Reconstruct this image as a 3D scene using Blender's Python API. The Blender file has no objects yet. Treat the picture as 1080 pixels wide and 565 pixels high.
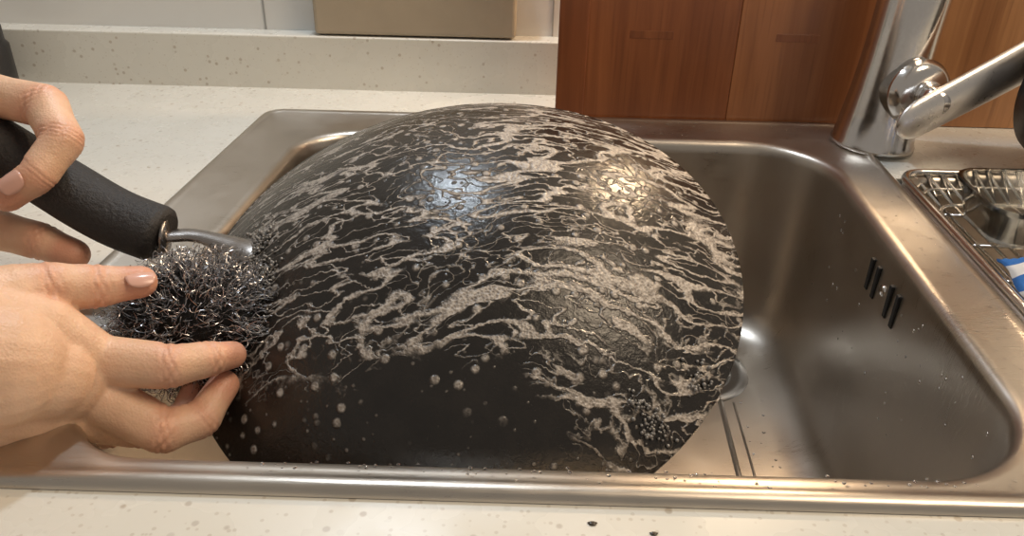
import bpy, bmesh, math, random
import numpy as np
from mathutils import Vector, Matrix, Euler
random.seed(5); rng=np.random.default_rng(5)
SC=bpy.context.scene
# ------------------------------------------------------------------ helpers
def link(o,parent=None):
    SC.collection.objects.link(o)
    if parent: o.parent=parent
    return o
def empty(name,loc=(0,0,0)):
    e=bpy.data.objects.new(name,None); e.empty_display_size=.02; e.location=loc; return link(e)
def mesh(name,V,Fc,mat=None,parent=None,smooth=True):
    m=bpy.data.meshes.new(name); m.from_pydata([tuple(map(float,v)) for v in V],[],[tuple(map(int,f)) for f in Fc]); m.update()
    if smooth: m.polygons.foreach_set('use_smooth',[True]*len(m.polygons))
    o=bpy.data.objects.new(name,m)
    if mat: m.materials.append(mat)
    return link(o,parent)
def bmobj(name,bm,mat=None,parent=None,smooth=True):
    m=bpy.data.meshes.new(name); bm.to_mesh(m); bm.free()
    if smooth: m.polygons.foreach_set('use_smooth',[True]*len(m.polygons))
    if mat: m.materials.append(mat)
    return link(bpy.data.objects.new(name,m),parent)
def box(name,lo,hi,mat,parent=None,bev=0.0,seg=3):
    bm=bmesh.new(); bmesh.ops.create_cube(bm,size=1)
    lo=Vector(lo);hi=Vector(hi)
    for v in bm.verts: v.co=Vector([(lo[i]+hi[i])/2+v.co[i]*(hi[i]-lo[i]) for i in range(3)])
    if bev: bmesh.ops.bevel(bm,geom=bm.edges[:],offset=bev,segments=seg,affect='EDGES',profile=.5)
    return bmobj(name,bm,mat,parent,smooth=False)
def catmull(P,n=8):
    P=[np.array(p,float) for p in P]; P=[2*P[0]-P[1]]+P+[2*P[-1]-P[-2]]; o=[]
    for i in range(1,len(P)-2):
        for k in range(n):
            t=k/n; a,b,c,d=P[i-1],P[i],P[i+1],P[i+2]
            o.append(.5*((2*b)+(-a+c)*t+(2*a-5*b+4*c-d)*t*t+(-a+3*b-3*c+d)*t**3))
    o.append(P[-2]); return o
def tube(P,r,seg=8,closed=False,flat=None,cap=True):
    P=np.array(P,float); n=len(P); r=np.ones(n)*r if np.isscalar(r) else np.array(r,float)
    T=np.gradient(P,axis=0)
    if closed: T=np.roll(P,-1,0)-np.roll(P,1,0)
    T/=np.linalg.norm(T,axis=1)[:,None]+1e-12
    up=np.array([0,0,1.]) if abs(T[0][2])<.9 else np.array([1.,0,0])
    N=np.cross(T[0],up); N/=np.linalg.norm(N); V=[];Fs=[]
    for i in range(n):
        N=N-T[i]*(N@T[i]); N/=np.linalg.norm(N); B=np.cross(T[i],N)
        for k in range(seg):
            a=2*math.pi*k/seg; fx,fy=(1,1) if flat is None else flat
            V.append(P[i]+r[i]*(math.cos(a)*N*fx+math.sin(a)*B*fy))
    for i in range(n if closed else n-1):
        j=(i+1)%n
        for k in range(seg):
            l=(k+1)%seg; Fs.append((i*seg+k,i*seg+l,j*seg+l,j*seg+k))
    if cap and not closed:
        Fs.append(tuple(range(seg))[::-1]); Fs.append(tuple((n-1)*seg+k for k in range(seg)))
    return V,Fs
def join(parts):
    V=[];Fs=[]
    for v,f in parts:
        b=len(V); V+=list(v); Fs+=[tuple(i+b for i in q) for q in f]
    return V,Fs
def lathe(prof,seg=64,M=None,capends=True):
    V=[];Fs=[]
    for r,z in prof:
        for k in range(seg):
            a=2*math.pi*k/seg; V.append((r*math.cos(a),r*math.sin(a),z))
    for i in range(len(prof)-1):
        for k in range(seg):
            l=(k+1)%seg; Fs.append((i*seg+k,i*seg+l,(i+1)*seg+l,(i+1)*seg+k))
    if capends:
        Fs.append(tuple(range(seg))[::-1]); Fs.append(tuple((len(prof)-1)*seg+k for k in range(seg)))
    if M is not None: V=[tuple(M@Vector(v)) for v in V]
    return V,Fs
def PT(s):
    """'x,y,z x,y,z' in tenths of a millimetre -> list of points in metres"""
    return [np.array([float(c) for c in q.split(',')])/1e4 for q in s.split()]
class NT:
    def __init__(s,name):
        s.m=bpy.data.materials.new(name); s.m.use_nodes=True; s.t=s.m.node_tree; s.b=s.t.nodes['Principled BSDF']; s.o=s.t.nodes['Material Output']
    def n(s,typ,ins=None,**kw):
        d=s.t.nodes.new(typ)
        for k,v in kw.items(): setattr(d,k,v)
        for k,v in (ins or {}).items(): s.set(d,k,v)
        return d
    def set(s,d,k,v):
        i=d.inputs[k]
        if hasattr(v,'is_output'): s.t.links.new(v,i)
        elif hasattr(v,'outputs'): s.t.links.new(v.outputs[0],i)
        else:
            if isinstance(v,(tuple,list)) and len(v)==3 and i.type=='RGBA': v=(*v,1)
            i.default_value=v
    def p(s,**kw):
        for k,v in kw.items(): s.set(s.b,{'col':'Base Color','rough':'Roughness','metal':'Metallic','nrm':'Normal','coat':'Coat Weight','coatr':'Coat Roughness','spec':'Specular IOR Level','sss':'Subsurface Weight','trans':'Transmission Weight','ior':'IOR','aniso':'Anisotropic'}[k],v)
        return s
    def m_(s,op,a,b=0.0,c=0.0,clamp=False):
        d=s.n('ShaderNodeMath',operation=op,use_clamp=clamp); s.set(d,0,a); s.set(d,1,b)
        if op in('MULTIPLY_ADD','SMOOTH_MIN','SMOOTH_MAX'): s.set(d,2,c)
        return d.outputs[0]
    def ramp(s,x,lo,hi,a=0.,b=1.,smooth=True):
        d=s.n('ShaderNodeMapRange',{0:x,1:lo,2:hi,3:a,4:b})
        if smooth: d.interpolation_type='SMOOTHSTEP'
        return d.outputs[0]
    def mix(s,f,a,b):
        d=s.n('ShaderNodeMix',data_type='RGBA'); s.set(d,0,f); s.set(d,6,a); s.set(d,7,b); return d.outputs[2]
    def obj(s): return s.n('ShaderNodeTexCoord').outputs['Object']
    def mapv(s,v,scale=(1,1,1),loc=(0,0,0),rot=(0,0,0)):
        return s.n('ShaderNodeMapping',{'Vector':v,'Scale':scale,'Location':loc,'Rotation':rot}).outputs[0]
    def noise(s,v,scale,detail=3.,rough=.5,dist=0.):
        return s.n('ShaderNodeTexNoise',{'Vector':v,'Scale':scale,'Detail':detail,'Roughness':rough,'Distortion':dist}).outputs[0]
    def vor(s,v,scale,rand=1.,feature='F1'):
        return s.n('ShaderNodeTexVoronoi',{'Vector':v,'Scale':scale,'Randomness':rand},feature=feature)
    def bump(s,h,strength=.5,dist=.001,nrm=None):
        d=s.n('ShaderNodeBump',{'Height':h,'Strength':strength,'Distance':dist})
        if nrm is not None: s.set(d,'Normal',nrm)
        return d.outputs[0]

# ------------------------------------------------------------------ camera
YAW,PIT,ROL=math.radians(.4415),math.radians(28.83),math.radians(1.34)
R=Matrix.Rotation(YAW,3,'Z')@Matrix.Rotation(math.pi/2-PIT,3,'X')@Matrix.Rotation(ROL,3,'Z')
cam=bpy.data.cameras.new('camera'); cam.sensor_width=36; cam.lens=36*850/1080; cam.clip_start=.01
co=link(bpy.data.objects.new('camera',cam)); co.matrix_world=Matrix.Translation((0,0,.25))@R.to_4x4(); SC.camera=co
# ------------------------------------------------------------------ materials
def steel(name,base=(.55,.53,.5),rough=.3,streak=(3,160,3),bs=.15):
    m=NT(name); v=m.obj(); n1=m.noise(m.mapv(v,streak),20,4,.6); n2=m.noise(v,9,4,.6)
    m.p(col=m.mix(n2,tuple(c*.84 for c in base),tuple(min(1,c*1.12) for c in base)),metal=1.0,rough=m.ramp(m.m_('ADD',n1,n2),.6,1.4,rough*.75,rough*1.3),nrm=m.bump(n1,bs,.0003))
    return m.m
M_sink=steel('brushed_steel',(.57,.515,.45),.34)
M_chrome=steel('chrome',(.70,.67,.64),.17,(20,20,20),.05)
M_wire=steel('wire_steel',(.75,.72,.68),.2)
M_wool=steel('wool_steel',(.45,.44,.45),.22,(1,1,1),0)
def m_counter():
    m=NT('speckled_quartz'); v=m.obj()
    a=m.vor(v,150); ar=m.n('ShaderNodeSeparateColor',{0:a.outputs['Color']})
    sp=m.m_('MULTIPLY',m.ramp(a.outputs['Distance'],.16,.32,1,0),m.ramp(ar.outputs[0],.76,.80))
    b=m.vor(m.mapv(v,loc=(.3,.1,.2)),330); br=m.n('ShaderNodeSeparateColor',{0:b.outputs['Color']})
    sp2=m.m_('MULTIPLY',m.ramp(b.outputs['Distance'],.2,.4,1,0),m.ramp(br.outputs[1],.7,.75))
    n=m.noise(v,6,3)
    c=m.mix(n,(.66,.65,.59),(.76,.75,.70))
    c=m.mix(m.m_('MULTIPLY',sp2,.4),c,(.42,.37,.30)); c=m.mix(m.m_('MULTIPLY',sp,.6),c,m.mix(ar.outputs[1],(.34,.26,.18),(.45,.42,.38)))
    m.p(col=c,rough=m.ramp(m.noise(v,25,3),.3,.7,.15,.4)); return m.m
M_counter=m_counter()
def plain(name,col,rough=.5,metal=0.,var=.12,scale=20,bs=.1,**kw):
    m=NT(name); v=m.obj(); n=m.noise(v,scale,4,.6)
    m.p(col=m.mix(n,tuple(c*(1-var) for c in col),tuple(min(1,c*(1+var)) for c in col)),rough=rough,metal=metal,nrm=m.bump(n,bs,.001),**kw); return m.m
def m_wood(name,a,b,seed):
    m=NT(name); v=m.obj()
    n=m.noise(m.mapv(v,(1,1,.07),loc=(seed,seed*2,0)),60,5,.6,.6); w=m.noise(m.mapv(v,(1,1,.05),loc=(seed,0,seed)),14,3)
    f=m.noise(m.mapv(v,(1,1,.03),loc=(seed,0,0)),300,3)
    k=m.ramp(m.m_('ADD',m.m_('MULTIPLY',n,.55),m.m_('MULTIPLY',w,.6)),.35,.8)
    c=m.mix(k,a,b); c=m.mix(m.ramp(f,.5,.75,0,.4),c,tuple(x*.6 for x in a))
    m.p(col=c,rough=.35,nrm=m.bump(f,.2,.0005),coat=.3,coatr=.25); return m.m
def m_skin():
    m=NT('skin'); v=m.obj(); n=m.noise(v,28,4,.6); n2=m.noise(v,90,3,.6)
    at=m.n('ShaderNodeAttribute',attribute_name='tint').outputs['Fac']
    c=m.mix(m.ramp(n,.3,.7),(.69,.44,.29),(.80,.53,.37)); c=m.mix(m.ramp(n2,.5,.8,0,.28),c,(.62,.33,.22))
    c=m.mix(m.m_('MULTIPLY',at,.75),c,(.61,.24,.16))
    vo=m.vor(v,800); w=m.noise(v,200,4,.65); w2=m.noise(m.mapv(v,(60,420,300)),1.,3,.6)
    m.p(col=c,rough=.46,sss=.15,nrm=m.bump(m.m_('ADD',m.m_('ADD',m.m_('MULTIPLY',vo.outputs['Distance'],.4),w),m.m_('MULTIPLY',w2,.5)),.45,.0008))
    m.b.inputs['Subsurface Radius'].default_value=(.010,.004,.002); m.b.inputs['Subsurface Scale'].default_value=.35
    return m.m
M_skin=m_skin()
M_nail=plain('fingernail',(.68,.40,.32),.22,0,.05,60,.02)
M_black=plain('black_rubber',(.016,.015,.016),.42,0,.3,90,.5)
M_grip=plain('worn_black_rubber',(.020,.018,.018),.62,0,.6,420,1.)
M_tile=plain('white_tile',(.74,.74,.72),.2,0,.04,4,.02)
M_floor=plain('floor_tile',(.35,.31,.27),.4)
M_cab=plain('cabinet_laminate',(.55,.50,.44),.4)
M_box=plain('tan_plastic',(.42,.35,.26),.6)

# ------------------------------------------------------------------ room
box('floor',(-1.6,-1.4,-.92),(1.6,1.1,-.9),M_floor)
box('wall_back',(-1.6,.862,-.9),(1.6,.96,1.5),M_tile)
for i,x in enumerate((-.272,.03,.33,-.575)):
    box('trim_%d'%(i+1),(x-.0008,.8612,.055),(x+.0008,.8622,1.2),plain('grout%d'%i,(.35,.35,.34),.8))
def sh(x,y): return x+.0526*(y-.25)
ct=empty('countertop')
xs=[-1.2,-.268,.281,.2905,.585,1.2]; ys=[.16,.254,.33,.625,.749,.835]
V=[];Fs=[]
for z in (0,-.035):
    for y in ys:
        for i,x in enumerate(xs): V.append((x if i in(0,5) else sh(x,y),y,z))
def cid(i,j,k): return k*36+j*6+i
solid=lambda i,j: 0<=i<5 and 0<=j<5 and not (i==1 and j in(1,2,3)) and not (i==3 and j==2)
for i in range(5):
    for j in range(5):
        if not solid(i,j): continue
        Fs.append((cid(i,j,0),cid(i+1,j,0),cid(i+1,j+1,0),cid(i,j+1,0))); Fs.append((cid(i,j,1),cid(i,j+1,1),cid(i+1,j+1,1),cid(i+1,j,1)))
        for di,dj,a,b in ((-1,0,(i,j+1),(i,j)),(1,0,(i+1,j),(i+1,j+1)),(0,-1,(i,j),(i+1,j)),(0,1,(i+1,j+1),(i,j+1))):
            if not solid(i+di,j+dj): Fs.append((cid(*a,0),cid(*a,1),cid(*b,1),cid(*b,0)))
mesh('counter_slab',V,Fs,M_counter,ct,False)
box('backsplash_upstand',(-1.2,.835,-.035),(1.2,.862,.055),M_counter,ct,.0015)
cab=empty('base_cabinet')
box('cabinet_front',(-1.15,.18,-.86),(1.15,.2,-.035),M_cab,cab); box('cabinet_side_1',(-1.15,.2,-.9),(-1.13,.86,-.035),M_cab,cab); box('cabinet_side_2',(1.13,.2,-.9),(1.15,.86,-.035),M_cab,cab); box('cabinet_plinth',(-1.12,.22,-.9),(1.12,.24,-.86),M_cab,cab)
# ------------------------------------------------------------------ sink
def rr(x0,x1,y0,y1,r,z,n=14,rs=None):
    rs=rs or (r,)*4; P=[]
    C=[(x1-rs[0],y0+rs[0],-90,rs[0]),(x1-rs[1],y1-rs[1],0,rs[1]),(x0+rs[2],y1-rs[2],90,rs[2]),(x0+rs[3],y0+rs[3],180,rs[3])]
    for cx,cy,a0,q in C:
        for k in range(n):
            a=math.radians(a0+90*k/(n-1)); x,y=cx+q*math.cos(a),cy+q*math.sin(a); P.append((sh(x,y),y,z))
    return P
def loft(loops,endcap=True):
    V=[];Fs=[];n=len(loops[0])
    for L in loops: V+=L
    for i in range(len(loops)-1):
        for k in range(n):
            l=(k+1)%n; Fs.append((i*n+k,i*n+l,(i+1)*n+l,(i+1)*n+k))
    if endcap: Fs.append(tuple((len(loops)-1)*n+k for k in range(n)))
    return V,Fs
O=(-.273,.287,.249,.754); I=(-.214,.243,.270,.693)
def Lo(d,z): return rr(O[0]+d,O[1]-d,O[2]+d,O[3]-d,max(.02-d,.006),z)
def Li(d,z):
    r=[max(q-d*.8,.01) for q in (.062,.075,.05,.05)]
    return rr(I[0]+d,I[1]-d,I[2]+d,I[3]-d,0,z,rs=r)
V,Fs=loft([Lo(0,.0004),Lo(.0008,.0035),Lo(.003,.005),Lo(.006,.0052),Lo(.0085,.0045),Lo(.0105,.0034),Li(-.008,.0034),Li(-.004,.0028),Li(-.0015,.001),Li(0,-.002),Li(.001,-.008),Li(.003,-.05),Li(.008,-.13),Li(.012,-.155),Li(.02,-.17),Li(.033,-.178),Li(.05,-.181),Li(.12,-.183)])
sink=empty('kitchen_sink'); mesh('sink_bowl',V,Fs,M_sink,sink)
def L2(d,z,r=.03): return rr(.2875+d,.588-d,.3275+d,.628-d,max(r-d*.6,.008),z)
V,Fs=loft([L2(0,.0004),L2(.001,.003),L2(.004,.004),L2(.008,.003),L2(.010,-.002),L2(.013,-.06),L2(.022,-.105),L2(.04,-.12),L2(.10,-.122)])
mesh('side_bowl',V,Fs,M_sink,sink)
V,Fs=lathe([(.001,-.1812),(.012,-.1812),(.03,-.1812),(.036,-.180),(.045,-.1795),(.047,-.1825)],48,Matrix.Translation((.165,.60,0)),False)
mesh('drain_flange',V,Fs,plain('drain_steel',(.24,.22,.20),.35,1.),sink)
V,Fs=lathe([(.001,-.172),(.009,-.172),(.011,-.176),(.028,-.1785),(.031,-.181)],48,Matrix.Translation((.165,.60,0)),False)
mesh('drain_strainer',V,Fs,plain('drain_dark',(.12,.11,.1),.3,.8),sink)
V,Fs=join([tube([(.172,.30,-.1815),(.173,.46,-.1815),(.178,.56,-.1815)],.0022,8),tube([(.184,.30,-.1818),(.185,.46,-.1818),(.189,.555,-.1818)],.0012,8)])
mesh('floor_ridge',V,Fs,M_sink,sink)
M_dark=plain('slot_dark',(.01,.01,.01),.6)
for i,y in enumerate((.512,.499,.473,.460)):
    x=sh(.243-.0022,y)
    box('overflow_slot_%d'%(i+1),(x-.0016,y-.0022,-.041),(x+.002,y+.0022,-.016),M_dark,sink,.0008)
x=sh(.2415,.486)
V,Fs=lathe([(.0001,0.002),(.003,.0018),(.0042,.001),(.0045,-.002)],20,Matrix.Translation((x-.0005,.486,-.0275))@Matrix.Rotation(-math.pi/2,4,'Y'),False)
mesh('overflow_screw',V,Fs,M_chrome,sink)

# ------------------------------------------------------------------ wok
WR=.16; WD=.063; WE=2.1
az,el=-.28,1.183
wC=Vector((-.0326,.4152,.0145))
wn=Vector((math.sin(az)*math.cos(el),-math.cos(az)*math.cos(el),math.sin(el))); wu=(Vector((0,0,1))-wn*wn.z).normalized(); wx=wu.cross(wn)
MW=Matrix((wx,wu,wn)).transposed().to_4x4(); MW.translation=wC
wok=empty('wok'); wok.matrix_world=MW
def prof(R_,d,n=60):
    return [(R_*math.sin(t*math.pi/2),d*(1-math.sin(t*math.pi/2)**WE)) for t in np.linspace(0.002,1,n)]
out=prof(WR,WD); th=.0022
inn=[(r*(WR-th)/WR,z-th) for r,z in prof(WR,WD)]
P=out+[(WR+.0016,-.0006),(WR+.0018,-.0022),(WR+.0008,-.0036),(WR-.001,-.0038)]+inn[::-1]
def m_wok():
    m=NT('wet_seasoned_iron'); v=m.obj(); s=m.n('ShaderNodeSeparateXYZ',{0:v}); x,y,z=s.outputs
    low=m.n('ShaderNodeTexNoise',{'Vector':v,'Scale':9.,'Detail':2.})
    lw=m.n('ShaderNodeVectorMath',{0:low.outputs['Color'],1:(.5,.5,.5)},operation='SUBTRACT')
    hw=m.n('ShaderNodeTexNoise',{'Vector':v,'Scale':60.,'Detail':4.,'Roughness':.65}); hw2=m.n('ShaderNodeVectorMath',{0:hw.outputs['Color'],1:(.5,.5,.5)},operation='SUBTRACT')
    ws=m.n('ShaderNodeSeparateXYZ',{0:lw}); wh=m.n('ShaderNodeSeparateXYZ',{0:hw2})
    lx=m.m_('SMOOTH_MAX',m.m_('SUBTRACT',.03,x),0.,.02); rx=m.m_('SMOOTH_MAX',m.m_('SUBTRACT',x,.03),0.,.02)
    yy=m.m_('ADD',y,m.m_('MULTIPLY',lx,.35)); yy=m.m_('SUBTRACT',yy,m.m_('MULTIPLY',rx,.30))
    yy=m.m_('ADD',yy,m.m_('MULTIPLY',ws.outputs[1],.055)); yy=m.m_('ADD',yy,m.m_('MULTIPLY',wh.outputs[1],.009))
    xx=m.m_('ADD',x,m.m_('MULTIPLY',ws.outputs[0],.05)); xx=m.m_('ADD',xx,m.m_('MULTIPLY',wh.outputs[0],.014))
    q=m.n('ShaderNodeCombineXYZ',{0:xx,1:yy,2:z}).outputs[0]
    def ridge(sc,off,det=1.):
        nn=m.noise(m.mapv(q,sc,loc=off),1.,det,.5); return m.m_('ABSOLUTE',m.m_('SUBTRACT',nn,.5))
    r1=ridge((26,84,10),(0,0,0),.6); r2=ridge((50,120,20),(3,7,1)); r3=ridge((85,85,50),(9,2,4))
    cov=m.noise(m.mapv(v,loc=(5,5,5)),14,3,.6)
    nf=m.m_('MULTIPLY',m.m_('SUBTRACT',m.noise(v,330,4,.7),.5),.05)
    cx=m.ramp(x,-.13,.10,-.014,.010)
    w=m.m_('ADD',m.m_('ADD',m.ramp(cov,.3,.7,.022,.044,False),cx),nf)
    f1=m.ramp(m.m_('SUBTRACT',r1,w),-.018,.010,1,0)
    f2=m.m_('MULTIPLY',m.ramp(m.m_('SUBTRACT',r2,m.m_('MULTIPLY',w,.60)),-.018,.010,1,0),m.ramp(cov,.36,.50))
    f3=m.m_('MULTIPLY',m.ramp(m.m_('SUBTRACT',r3,m.m_('MULTIPLY',w,.5)),-.02,.010,.75,0),m.ramp(cov,.54,.42))
    foam=m.m_('MAXIMUM',m.m_('MAXIMUM',f1,f2),f3)
    e0=m.m_('ABSOLUTE',m.m_('SUBTRACT',x,.045)); thr=m.ramp(e0,0.,.10,.078,.112)
    edge=m.m_('ADD',y,thr)
    edge=m.m_('ADD',edge,m.m_('MULTIPLY',ws.outputs[2],.05)); edge=m.m_('ADD',edge,m.m_('MULTIPLY',wh.outputs[2],.05))
    reg=m.ramp(edge,-.006,.010)
    foam=m.m_('MULTIPLY',foam,reg)
    dv=m.vor(v,110.); dc=m.n('ShaderNodeSeparateColor',{0:dv.outputs['Color']})
    drop=m.m_('MULTIPLY',m.ramp(m.m_('ADD',dv.outputs['Distance'],m.m_('MULTIPLY',nf,2.)),.16,.32,1,0),m.m_('MULTIPLY',m.ramp(dc.outputs[0],.42,.48),m.ramp(edge,-.034,-.016)))
    dv2=m.vor(v,260.); dc2=m.n('ShaderNodeSeparateColor',{0:dv2.outputs['Color']})
    drop2=m.m_('MULTIPLY',m.ramp(dv2.outputs['Distance'],.15,.32,1,0),m.ramp(dc2.outputs[0],.84,.88))
    foam=m.m_('MAXIMUM',foam,m.m_('MAXIMUM',m.m_('MULTIPLY',drop,.8),m.m_('MULTIPLY',drop2,.3)))
    bub=m.vor(v,620.); bn=m.noise(v,240,4,.7)
    grime=m.noise(v,40,5,.65)
    base=m.mix(grime,(.006,.0055,.005),(.028,.023,.019))
    fc=m.mix(m.ramp(bn,.35,.65),(.18,.155,.135),(.46,.41,.36)); fc=m.mix(m.ramp(bub.outputs['Distance'],.45,.75,0,.5),fc,(.66,.61,.56))
    m.p(col=m.mix(foam,base,fc),rough=m.m_('ADD',m.ramp(foam,0,1,.17,.30),m.m_('MULTIPLY',grime,.10)),spec=.5,
        nrm=m.bump(m.m_('ADD',m.m_('MULTIPLY',foam,m.m_('ADD',.7,m.m_('MULTIPLY',bub.outputs['Distance'],.5))),m.m_('MULTIPLY',bn,.4)),.8,.0012))
    return m.m
V,Fs=lathe(P,160,None,False); wb=mesh('wok_body',V,Fs,m_wok()); wb.parent=wok
wokW=MW.inverted()
def wl(V): return [tuple(wokW@Vector(v)) for v in V]
M_neck=steel('greasy_steel',(.35,.32,.30),.3)
hp=PT('-1380,4094,230 -1852,4214,331 -2065,4172,352 -2361,4218,450 -2670,4260,633 -2971,4307,826 -3211,4332,980')
V,Fs=tube(catmull(hp[:3],10),[.013]*5+[.010,.009,.008,.0072,.0066,.0062]+[.006]*10,14,flat=(1,.5)); o=mesh('handle_neck',wl(V),Fs,M_neck); o.parent=wok
c=catmull(hp[2:],12); k=len(c); rad=[.0190-(.0035*max(0,(i-k*.4)/k)) for i in range(k)]; rad[0]=.0150; rad[1]=.0182
V,Fs=tube(c,rad,28,flat=(1,.85)); o=mesh('handle_grip',wl(V),Fs,M_grip); o.parent=wok
V,Fs=tube([hp[2]*.90+hp[1]*.10,hp[2]*.99+hp[3]*.01],[.0105,.0125],24); o=mesh('handle_ferrule',wl(V),Fs,M_neck); o.parent=wok
M_suds=NT('soap_bubbles').p(col=(.20,.19,.18),rough=.07,spec=.9,coat=1.,coatr=.03).m
parts=[]
def wsurf(lx,ly):
    r=math.hypot(lx,ly); return Vector((lx,ly,WD*(1-(min(r,WR)/WR)**WE)))
sph=[(max(math.cos(t),1e-4),math.sin(t)) for t in np.linspace(-math.pi/2,math.pi/2,8)]
for (qx,qy,spr,nb) in ((.127,-.0768,.006,80),(.1155,-.0714,.004,25),(-.1188,-.0284,.011,320),(-.0980,-.0500,.009,200),(.145,-.045,.006,40)):
    for i in range(nb):
        dx,dy=rng.normal(size=2)*spr*.7; r=rng.uniform(.0004,.0012)
        if math.hypot(qx+dx,qy+dy)>WR: continue
        p=wsurf(qx+dx,qy+dy)+Vector((0,0,r*.4+rng.uniform(0,.0012)))
        parts.append(lathe([(a*r,b*r) for a,b in sph],10,Matrix.Translation(p)))
V,Fs=join(parts); o=mesh('soap_suds',V,Fs,M_suds); o.parent=wok

# ------------------------------------------------------------------ hands
def capsule(bm,a,b,ra,rb,seg=20):
    a=Vector(a);b=Vector(b); d=b-a; L=d.length
    M=Matrix.Translation(a)@d.to_track_quat('Z','Y').to_matrix().to_4x4()
    pr=[]
    for i in range(0,7): t=-math.pi/2+math.pi/2*i/6; pr.append((max(ra*math.cos(t),1e-5),ra*math.sin(t)))
    for i in range(0,7): t=math.pi/2*i/6; pr.append((max(rb*math.cos(t),1e-5),L+rb*math.sin(t)))
    V,Fs=lathe(pr,seg,M); vs=[bm.verts.new(v) for v in V]
    for f in Fs:
        try: bm.faces.new([vs[i] for i in f])
        except: pass
def hand(name,chains,vox=.0010,it=10):
    bm=bmesh.new()
    for P,r,fg in chains:
        for i in range(len(P)-1):
            a,b=np.array(P[i]),np.array(P[i+1]); k=.93 if fg and i>0 else 1.
            m_=(a+b)/2; rm=(r[i]+r[i+1])/2*k
            capsule(bm,a,m_,r[i],rm); capsule(bm,m_,b,rm,r[i+1])
    o=bmobj(name+'_tmp',bm)
    md=o.modifiers.new('r','REMESH'); md.mode='VOXEL'; md.voxel_size=vox; md.use_smooth_shade=True
    md=o.modifiers.new('s','SMOOTH'); md.factor=.5; md.iterations=it
    dg=bpy.context.evaluated_depsgraph_get(); me=bpy.data.meshes.new_from_object(o.evaluated_get(dg)); bpy.data.objects.remove(o)
    nv=len(me.vertices); co_=np.zeros(nv*3); me.vertices.foreach_get('co',co_); co_=co_.reshape(-1,3)
    no=np.zeros(nv*3); me.vertices.foreach_get('normal',no); no=no.reshape(-1,3)
    tint=np.zeros(nv); disp=np.zeros(nv)
    for P,r,fg in chains:
        if not fg: continue
        for i in range(1,len(P)):
            c=np.array(P[i]); d=np.array(P[i])-np.array(P[i-1])
            if i<len(P)-1: d=d/np.linalg.norm(d)+(np.array(P[i+1])-c)/np.linalg.norm(np.array(P[i+1])-c)
            d/=np.linalg.norm(d); q=co_-c; t=q@d; rad=np.linalg.norm(q-t[:,None]*d,axis=1); near=np.exp(-np.maximum(0,rad-r[i]*1.15)**2/(.0015**2))
            if i<len(P)-1:
                for off,amp in ((0,1.),(.0022,.7),(-.0024,.7),(.0045,.4)):
                    wob=.0006*np.sin(q@np.array([700,500,600.])+off*900)
                    disp-=near*amp*.0008*np.exp(-((t-off+wob)/.0008)**2)
                tint=np.maximum(tint,near*.55*np.exp(-(t/.007)**2))
            else: tint=np.maximum(tint,near*.8*np.exp(-(np.minimum(t+.004,0)/.008)**2))
    co_=co_+no*disp[:,None]; me.vertices.foreach_set('co',co_.ravel())
    at=me.attributes.new('tint','FLOAT','POINT'); at.data.foreach_set('value',tint)
    me.polygons.foreach_set('use_smooth',[True]*len(me.polygons)); me.materials.clear(); me.materials.append(M_skin); me.update()
    root=empty(name); link(bpy.data.objects.new('hand_skin',me),root)
    return root
def nail(root,tip,dirv,nrm,w,l,i):
    d=Vector(dirv).normalized(); n=Vector(nrm); n=(n-d*n.dot(d)).normalized(); s=d.cross(n)
    V=[];Fs=[];A=11;B=11
    for a in range(A):
        for b in range(B):
            u=(a/(A-1)-.5)*2; v=(b/(B-1)-.5)*2
            uu=u*math.sqrt(1-.42*v*v); vv=v*math.sqrt(1-.42*u*u)
            h=-.5*w*(uu**2) - .10*l*vv*vv
            V.append(Vector(tip)+s*uu*w+d*vv*l+n*h)
    for a in range(A-1):
        for b in range(B-1): Fs.append((a*B+b,a*B+b+1,(a+1)*B+b+1,(a+1)*B+b))
    o=mesh('nail_%d'%i,V,Fs,M_nail,root); md=o.modifiers.new('t','SOLIDIFY'); md.thickness=.0007; md.offset=-1
A2=[('-5000,1300,900 -3071,2433,535 -2446,2776,422 -2267,2861,367',[.040,.036,.030,.028],0),
('-2355,2940,512 -2193,3063,422 -1994,3139,204',[.020,.0175,.0125],0),
('-2317,2819,395 -2144,2965,243 -2040,3071,62',[.027,.021,.0135],0),
('-2379,2828,205 -2094,3033,-48',[.022,.0125],0),
('-2377,2787,131 -2172,3016,-119',[.016,.0105],0),
('-2336,3045,495 -2192,3206,371',[.018,.010],0),
('-2404,3039,547 -2201,3226,553 -2043,3352,490 -1878,3453,463',[.019,.0125,.0112,.0082],1),
('-1994,3139,204 -1665,3140,181 -1518,3275,135 -1445,3368,96',[.0125,.0112,.0093,.0072],1),
('-2040,3069,58 -1705,3029,-124 -1565,3145,-144 -1506,3341,-78',[.0130,.0115,.0100,.008],1),
('-2093,3029,-56 -1849,3101,-178 -1709,3236,-224 -1697,3403,-170',[.0115,.0100,.0085,.007],1),
('-2188,3040,-139 -2064,3165,-266 -1966,3307,-280',[.0100,.0085,.0070],1)]
vd=Vector((.42,-.78,.45)); up=Vector((-.027,.482,.876))
M_sleeve=plain('knit_fabric',(.16,.17,.20),.85,0,.25,220,.6)
hr=hand('human_hand',[(PT(s),r,f) for s,r,f in A2])
nail(hr,(-.1842,.3398,.0528),(.0165,.0101,-.0027),vd*.6+up*.8,.0056,.0068,1)
nail(hr,(-.1437,.3324,.0164),(.0073,.0093,-.0039),vd*.75+up*.6,.0050,.0062,2)
V,Fs=tube(PT('-6000,750,1080 -5200,1180,930 -4650,1510,830'),[.055,.052,.047],32); mesh('sleeve',V,Fs,M_sleeve,hr)
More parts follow.
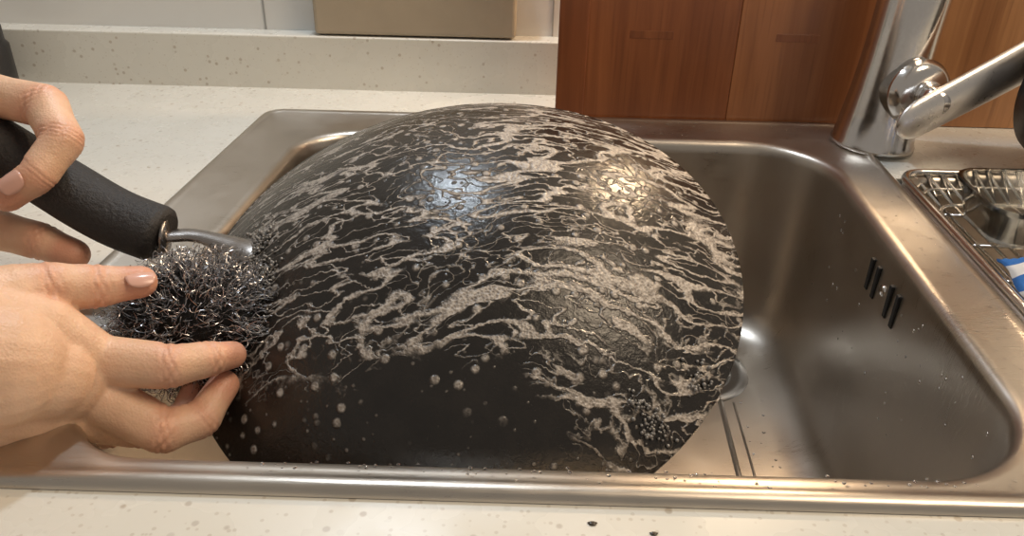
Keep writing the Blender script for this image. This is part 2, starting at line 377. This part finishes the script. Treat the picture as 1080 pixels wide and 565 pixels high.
A1=[('-6000,2900,1400 -4095,3823,999 -3513,4082,839 -3467,4331,774',[.038,.034,.030,.022],0),
('-3579,4586,1031 -3128,4475,1092 -2659,4328,1067 -2479,4106,952 -2563,3926,814 -2711,3875,723',[.015,.0135,.0125,.0113,.0103,.0088],1),
('-3685,4476,833 -3383,4416,1031 -3054,4203,1053 -2937,3943,829 -3048,3887,686',[.014,.0115,.0100,.009,.0075],1),
('-3753,4373,751 -3531,4313,950 -3219,4077,931 -3139,3875,770 -3274,3858,637',[.014,.0115,.0098,.0085,.0075],1),
('-3820,4272,671 -3648,4212,871 -3381,3966,834 -3337,3835,700 -3450,3830,589',[.0125,.010,.0088,.0078,.0068],1),
('-3654,4236,603 -3412,4199,428 -3065,4155,386 -2754,4112,325 -2576,4090,261',[.020,.0145,.0125,.0112,.009],1)]
hr=hand('human_hand',[(PT(s),r,f) for s,r,f in A1])
nail(hr,(-.2634,.3811,.0828),(-.0148,-.0051,-.0091),vd*.9+up*.35,.0055,.0068,1)
V,Fs=tube(PT('-7000,2420,1600 -6200,2800,1440 -5600,3090,1320'),[.052,.050,.045],32); mesh('sleeve',V,Fs,M_sleeve,hr)

# ------------------------------------------------------------------ steel wool scrubber
wc=np.array([-.1725,.3625,.0095]); ex=np.array([.9996,.019,.0205]); ey=np.array([-.0271,.4816,.8758]); ez=np.array([.0067,-.8761,.4822])
parts=[]
ax=(.056,.046,.022)
for i in range(1700):
    d=rng.normal(size=3); d/=np.linalg.norm(d); rr_=.66+.34*rng.random()**.8
    c0=wc+(ex*d[0]*ax[0]+ey*d[1]*ax[1]+ez*d[2]*ax[2])*rr_
    tn=np.cross(d,rng.normal(size=3)); tn/=np.linalg.norm(tn); T=ex*tn[0]+ey*tn[1]+ez*tn[2]
    a=np.cross(T,rng.normal(size=3)); a/=np.linalg.norm(a); b=np.cross(T,a)
    cr=rng.uniform(.0008,.0026); Ln=rng.uniform(.008,.022); turns=rng.uniform(1.5,4.); n=int(turns*10)
    tt=np.linspace(0,1,n); bend=(wc-c0)*.35
    P_=[c0+T*Ln*(t-.5)+bend*(2*t-1)**2+ (a*math.cos(turns*6.283*t)+b*math.sin(turns*6.283*t))*cr*(1+.2*math.sin(9*t+i)) for t in tt]
    parts.append(tube(P_,rng.uniform(.00015,.00029),4,cap=False,flat=(1,.4)))
V,Fs=join(parts); wool=empty('steel_wool_scrubber'); mesh('steel_strands',V,Fs,M_wool,wool,False)
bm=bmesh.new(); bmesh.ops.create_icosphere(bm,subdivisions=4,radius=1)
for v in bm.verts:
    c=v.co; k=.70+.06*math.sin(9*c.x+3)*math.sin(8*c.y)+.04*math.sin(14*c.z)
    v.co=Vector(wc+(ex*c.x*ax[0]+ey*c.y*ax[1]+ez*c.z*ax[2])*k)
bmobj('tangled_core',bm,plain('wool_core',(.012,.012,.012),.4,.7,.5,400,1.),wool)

# ------------------------------------------------------------------ faucet
fa=empty('kitchen_faucet'); fb=Vector((.317,.700,.0036))
V,Fs=lathe([(.036,0),(.036,.003),(.0345,.006),(.032,.03),(.0300,.05),(.0285,.075),(.028,.10),(.028,.20),(.0265,.215),(.017,.222),(.001,.223)],64,Matrix.Translation(fb)@Matrix.Rotation(.05,4,'Y'))
mesh('faucet_body',V,Fs,M_chrome,fa)
hd=Vector((.20,-.97,.10)).normalized(); hc=fb+Vector((.008,-.004,.054))
Mh=Matrix.Translation(hc)@hd.to_track_quat('Z','Y').to_matrix().to_4x4()
V,Fs=lathe([(.0265,-.01),(.0265,.026),(.0275,.027),(.0275,.031),(.0255,.033),(.025,.036),(.020,.039),(.009,.041),(.001,.0415)],64,Mh); mesh('valve_housing',V,Fs,M_chrome,fa)
V,Fs=lathe([(.012,.038),(.012,.044),(.0105,.045),(.0005,.0452)],32,Mh); mesh('valve_cap',V,Fs,M_chrome,fa)
a=Vector((.2985,.6203,.0435)); b=Vector((.4440,.6818,.1010))
c=catmull([a,a.lerp(b,.3),a.lerp(b,.7),b+Vector((0,0,.002))],10); k=len(c)
V,Fs=tube(c,[.0158*math.sqrt(1-max(0,1-(i+.15)/4.5)**2)+.005*i/k for i in range(k)],24,flat=(.38,1)); mesh('lever_handle',V,Fs,steel('satin_chrome',(.78,.75,.72),.32,(20,20,20),.05),fa)
V,Fs=tube([hc+hd*.035,hc+hd*.048,Vector((.3309,.6297,.0621))],[.011,.010,.009],20); mesh('lever_stem',V,Fs,M_chrome,fa)
c=catmull([fb+Vector((.010,0,.19)),fb+Vector((-.02,-.03,.245)),fb+Vector((-.07,-.10,.262)),fb+Vector((-.12,-.17,.25)),fb+Vector((-.13,-.185,.225))],8)
V,Fs=tube(c,.0145,24); mesh('spout',V,Fs,M_chrome,fa)

# ------------------------------------------------------------------ boards
Mw=[m_wood('oiled_wood_a',(.22,.065,.020),(.40,.135,.044),1.),m_wood('oiled_wood_b',(.25,.085,.029),(.44,.17,.062),5.),m_wood('oiled_wood_c',(.32,.14,.058),(.56,.28,.12),9.)]
bd=[(.033,.1972,.757,.777,0),(.1975,.364,.757,.777,1),(.366,.56,.762,.782,2)]
for i,(x0,x1,y0,y1,mi) in enumerate(bd):
    e=empty('cutting_board')
    box('board_panel',(x0,y0,.0005),(x1,y1,.30),Mw[mi],e,.0008)
    if i==0: box('board_edge_strip',(x0-.001,y0-.004,.0005),(x0+.026,y0+.001,.30),m_wood('edge_wood',(.15,.042,.012),(.28,.085,.027),3.),e,.0015)
    if i<2:
        xm=x0+.085 if i==0 else x0+.055
        box('grip_groove',(xm-.020,y0-.0003,.079),(xm+.020,y0+.001,.086),m_wood('groove%d'%i,(.19,.056,.018),(.34,.115,.038),2.),e,.0002)
sbx=empty('storage_box'); box('box_body',(-.215,.838,.0565),(-.008,.861,.16),M_box,sbx,.004)
sj=empty('spice_jar')
V,Fs=lathe([(.001,.0005),(.028,.0005),(.030,.003),(.030,.048),(.027,.052),(.027,.066),(.025,.068),(.001,.068)],48,Matrix.Translation((-.54,.79,0)),False); mesh('jar_body',V,Fs,M_black,sj)

# ------------------------------------------------------------------ dish rack (drops into the side bowl)
rk=empty('dish_rack'); parts=[]
x0,x1,y0,y1=.2905,.584,.332,.624
def loop(z,d=0,r=.02,n=8): return rr(x0+d,x1-d,y0+d,y1-d,r,z,n)
parts.append(tube(loop(.0066),.0030,8,True)); parts.append(tube(loop(-.012,.024),.0020,8,True)); parts.append(tube(loop(-.003,.012),.0013,8,True))
def side(a0,b0,a1,b1,n):
    a0,b0,a1,b1=[np.array((sh(p[0],p[1]),p[1],p[2])) for p in (a0,b0,a1,b1)]
    for i in range(n):
        t0,t1,t2=i/n,(i+.5)/n,(i+1)/n
        parts.append(tube([a0+(b0-a0)*t0,a1+(b1-a1)*t1,a0+(b0-a0)*t2],.0016,6))
zt,zb,ins=.0066,-.012,.024
side((x0,y0+.01,zt),(x0,y1-.01,zt),(x0+ins,y0+ins,zb),(x0+ins,y1-ins,zb),22)
side((x1,y0+.01,zt),(x1,y1-.01,zt),(x1-ins,y0+ins,zb),(x1-ins,y1-ins,zb),22)
side((x0+.01,y1,zt),(x1-.01,y1,zt),(x0+ins,y1-ins,zb),(x1-ins,y1-ins,zb),22)
side((x0+.01,y0,zt),(x1-.01,y0,zt),(x0+ins,y0+ins,zb),(x1-ins,y0+ins,zb),22)
for i in range(22):
    x=x0+.030+(x1-x0-.060)*i/21; parts.append(tube([(sh(x,y0+ins),y0+ins,zb),(sh(x,y1-ins),y1-ins,zb)],.0011,6))
for i in range(5):
    y=y0+.04+(y1-y0-.08)*i/4; parts.append(tube([(sh(x0+ins,y),y,zb-.0015),(sh(x1-ins,y),y,zb-.0015)],.0014,6))
V,Fs=join(parts); mesh('rack_wires',V,Fs,M_wire,rk)
M_glass=NT('clear_glass').p(col=(.60,.60,.57),rough=.08,trans=1.,ior=1.3).m
gc=empty('glass_container')
def rect(x0,x1,y0,y1,r,z): return rr(x0,x1,y0,y1,r,z,8)
gx=-.012
g=[rect(.340+gx,.41+gx,.52,.590,.02,-.0095),rect(.333+gx,.417+gx,.513,.597,.022,.016),rect(.330+gx,.42+gx,.510,.600,.023,.018),rect(.330+gx,.42+gx,.510,.600,.023,.021),rect(.334+gx,.416+gx,.514,.596,.021,.020),rect(.343+gx,.407+gx,.523,.587,.018,-.006)]
n=len(g[0]); V,Fs=loft(g); Fs.append(tuple(range(n))[::-1])
mesh('glass_bowl',V,Fs,M_glass,gc)
def m_cloth():
    m=NT('striped_cloth'); v=m.obj(); s=m.n('ShaderNodeSeparateXYZ',{0:v})
    st=m.m_('GREATER_THAN',m.m_('FRACT',m.m_('MULTIPLY',m.m_('ADD',m.m_('ADD',s.outputs[0],s.outputs[1]),.02),22.)),.5)
    m.p(col=m.mix(st,(.78,.78,.78),(.03,.16,.50)),rough=.8,nrm=m.bump(m.noise(v,500,2),.4,.0006)); return m.m
Vv=[];Fs=[];A,B=50,50
for i in range(A):
    for j in range(B):
        x=.316+.15*i/(A-1); y=.385+.115*j/(B-1); e=min(i,A-1-i,j,B-1-j)/8
        z=-.007+min(1,e)*(.032+.010*math.sin(x*90+y*40)+.006*math.sin(y*150-x*60))
        Vv.append((sh(x,y)+.004*math.sin(y*80),y+.004*math.sin(x*90),z))
for i in range(A-1):
    for j in range(B-1): Fs.append((i*B+j,(i+1)*B+j,(i+1)*B+j+1,i*B+j+1))
dc=mesh('dish_cloth',Vv,Fs,m_cloth()); md=dc.modifiers.new('t','SOLIDIFY'); md.thickness=.002
pl=empty('black_frying_pan')
Mp=Matrix.Translation((.454,.668,.068))@Euler((math.radians(90),0,math.radians(20))).to_matrix().to_4x4()
V,Fs=lathe([(.001,0),(.05,0),(.056,.004),(.064,.022),(.066,.023),(.0655,.021),(.058,.002),(.05,-.003),(.001,-.003)],64,Mp,False); mesh('pan_body',V,Fs,M_black,pl)

# ------------------------------------------------------------------ water droplets
M_water=NT('water').p(col=(.95,.97,1),rough=.02,trans=1.,ior=1.33).m
parts=[]
def drop(p,nrm,r):
    n=Vector(nrm).normalized(); Mx=Matrix.Translation(Vector(p))@n.to_track_quat('Z','Y').to_matrix().to_4x4()
    Mx=Mx@Matrix.Rotation(rng.uniform(0,6.28),4,'Z')@Matrix.Diagonal((rng.uniform(.8,1.4),1,1,1))
    parts.append(lathe([(max(r*math.cos(t),1e-6),r*.4*math.sin(t)) for t in np.linspace(-.1,math.pi/2,5)],10,Mx))
for i in range(240):
    y=rng.uniform(.253,.268); drop((rng.uniform(-.12,.33),y,.0045 if y<.258 else .0034),(0,0,1),rng.uniform(.0003,.0009))
for i in range(150):
    y=rng.uniform(.27,.66); drop((sh(rng.uniform(.252,.282),y),y,.0034),(0,0,1),rng.uniform(.0004,.0011))
for i in range(110): drop((rng.uniform(.10,.26),rng.uniform(.705,.745),.0034),(0,0,1),rng.uniform(.0006,.0016))
for i in range(70):
    y=rng.uniform(.32,.62); z=rng.uniform(-.12,-.01); drop((sh(.243-.003-(.003 if z<-.05 else 0),y),y,z),(-1,0,.05),rng.uniform(.0005,.0012))
for i in range(50): drop((rng.uniform(.19,.23),rng.uniform(.35,.56),-.1805),(0,0,1),rng.uniform(.0006,.0018))
V,Fs=join(parts); mesh('water_droplets',V,Fs,M_water)
parts=[]
for (x,y,r) in ((.0335,.239,.0015),(.058,.2345,.0013)):
    bm=bmesh.new(); bmesh.ops.create_icosphere(bm,subdivisions=2,radius=r)
    parts.append(([tuple((v.co.x*1.3*(1+.2*math.sin(v.co.y*3000))+x,v.co.y*.8+y,v.co.z*.3+.0004)) for v in bm.verts],[[v.index for v in f.verts] for f in bm.faces])); bm.free()
V,Fs=join(parts); mesh('food_scraps',V,Fs,plain('burnt_residue',(.05,.04,.03),.25))

# ------------------------------------------------------------------ light
def lamp(name,loc,tgt,size,e,col):
    l=bpy.data.lights.new(name,'AREA'); l.shape='DISK'; l.size=size; l.energy=e; l.color=col
    o=link(bpy.data.objects.new(name,l)); o.location=loc; o.rotation_euler=(Vector(tgt)-Vector(loc)).to_track_quat('-Z','Y').to_euler()
lamp('cabinet_lamp',(-.182,.805,.81),(0,.45,0),.055,3.0,(.80,.90,1.))
lamp('cabinet_lamp',(.308,.806,.38),(.05,.45,0),.035,2.0,(1.,.72,.45))
lamp('soft_key_light',(.80,.25,1.25),(0,.45,0),.6,11,(1.,.79,.56))  # added broad warm key from the right, stands for no actual fixture
w=bpy.data.worlds.new('world'); SC.world=w; w.use_nodes=True; w.node_tree.nodes['Background'].inputs[0].default_value=(.90,.82,.73,1); w.node_tree.nodes['Background'].inputs[1].default_value=.33
SC.view_settings.view_transform='Standard'
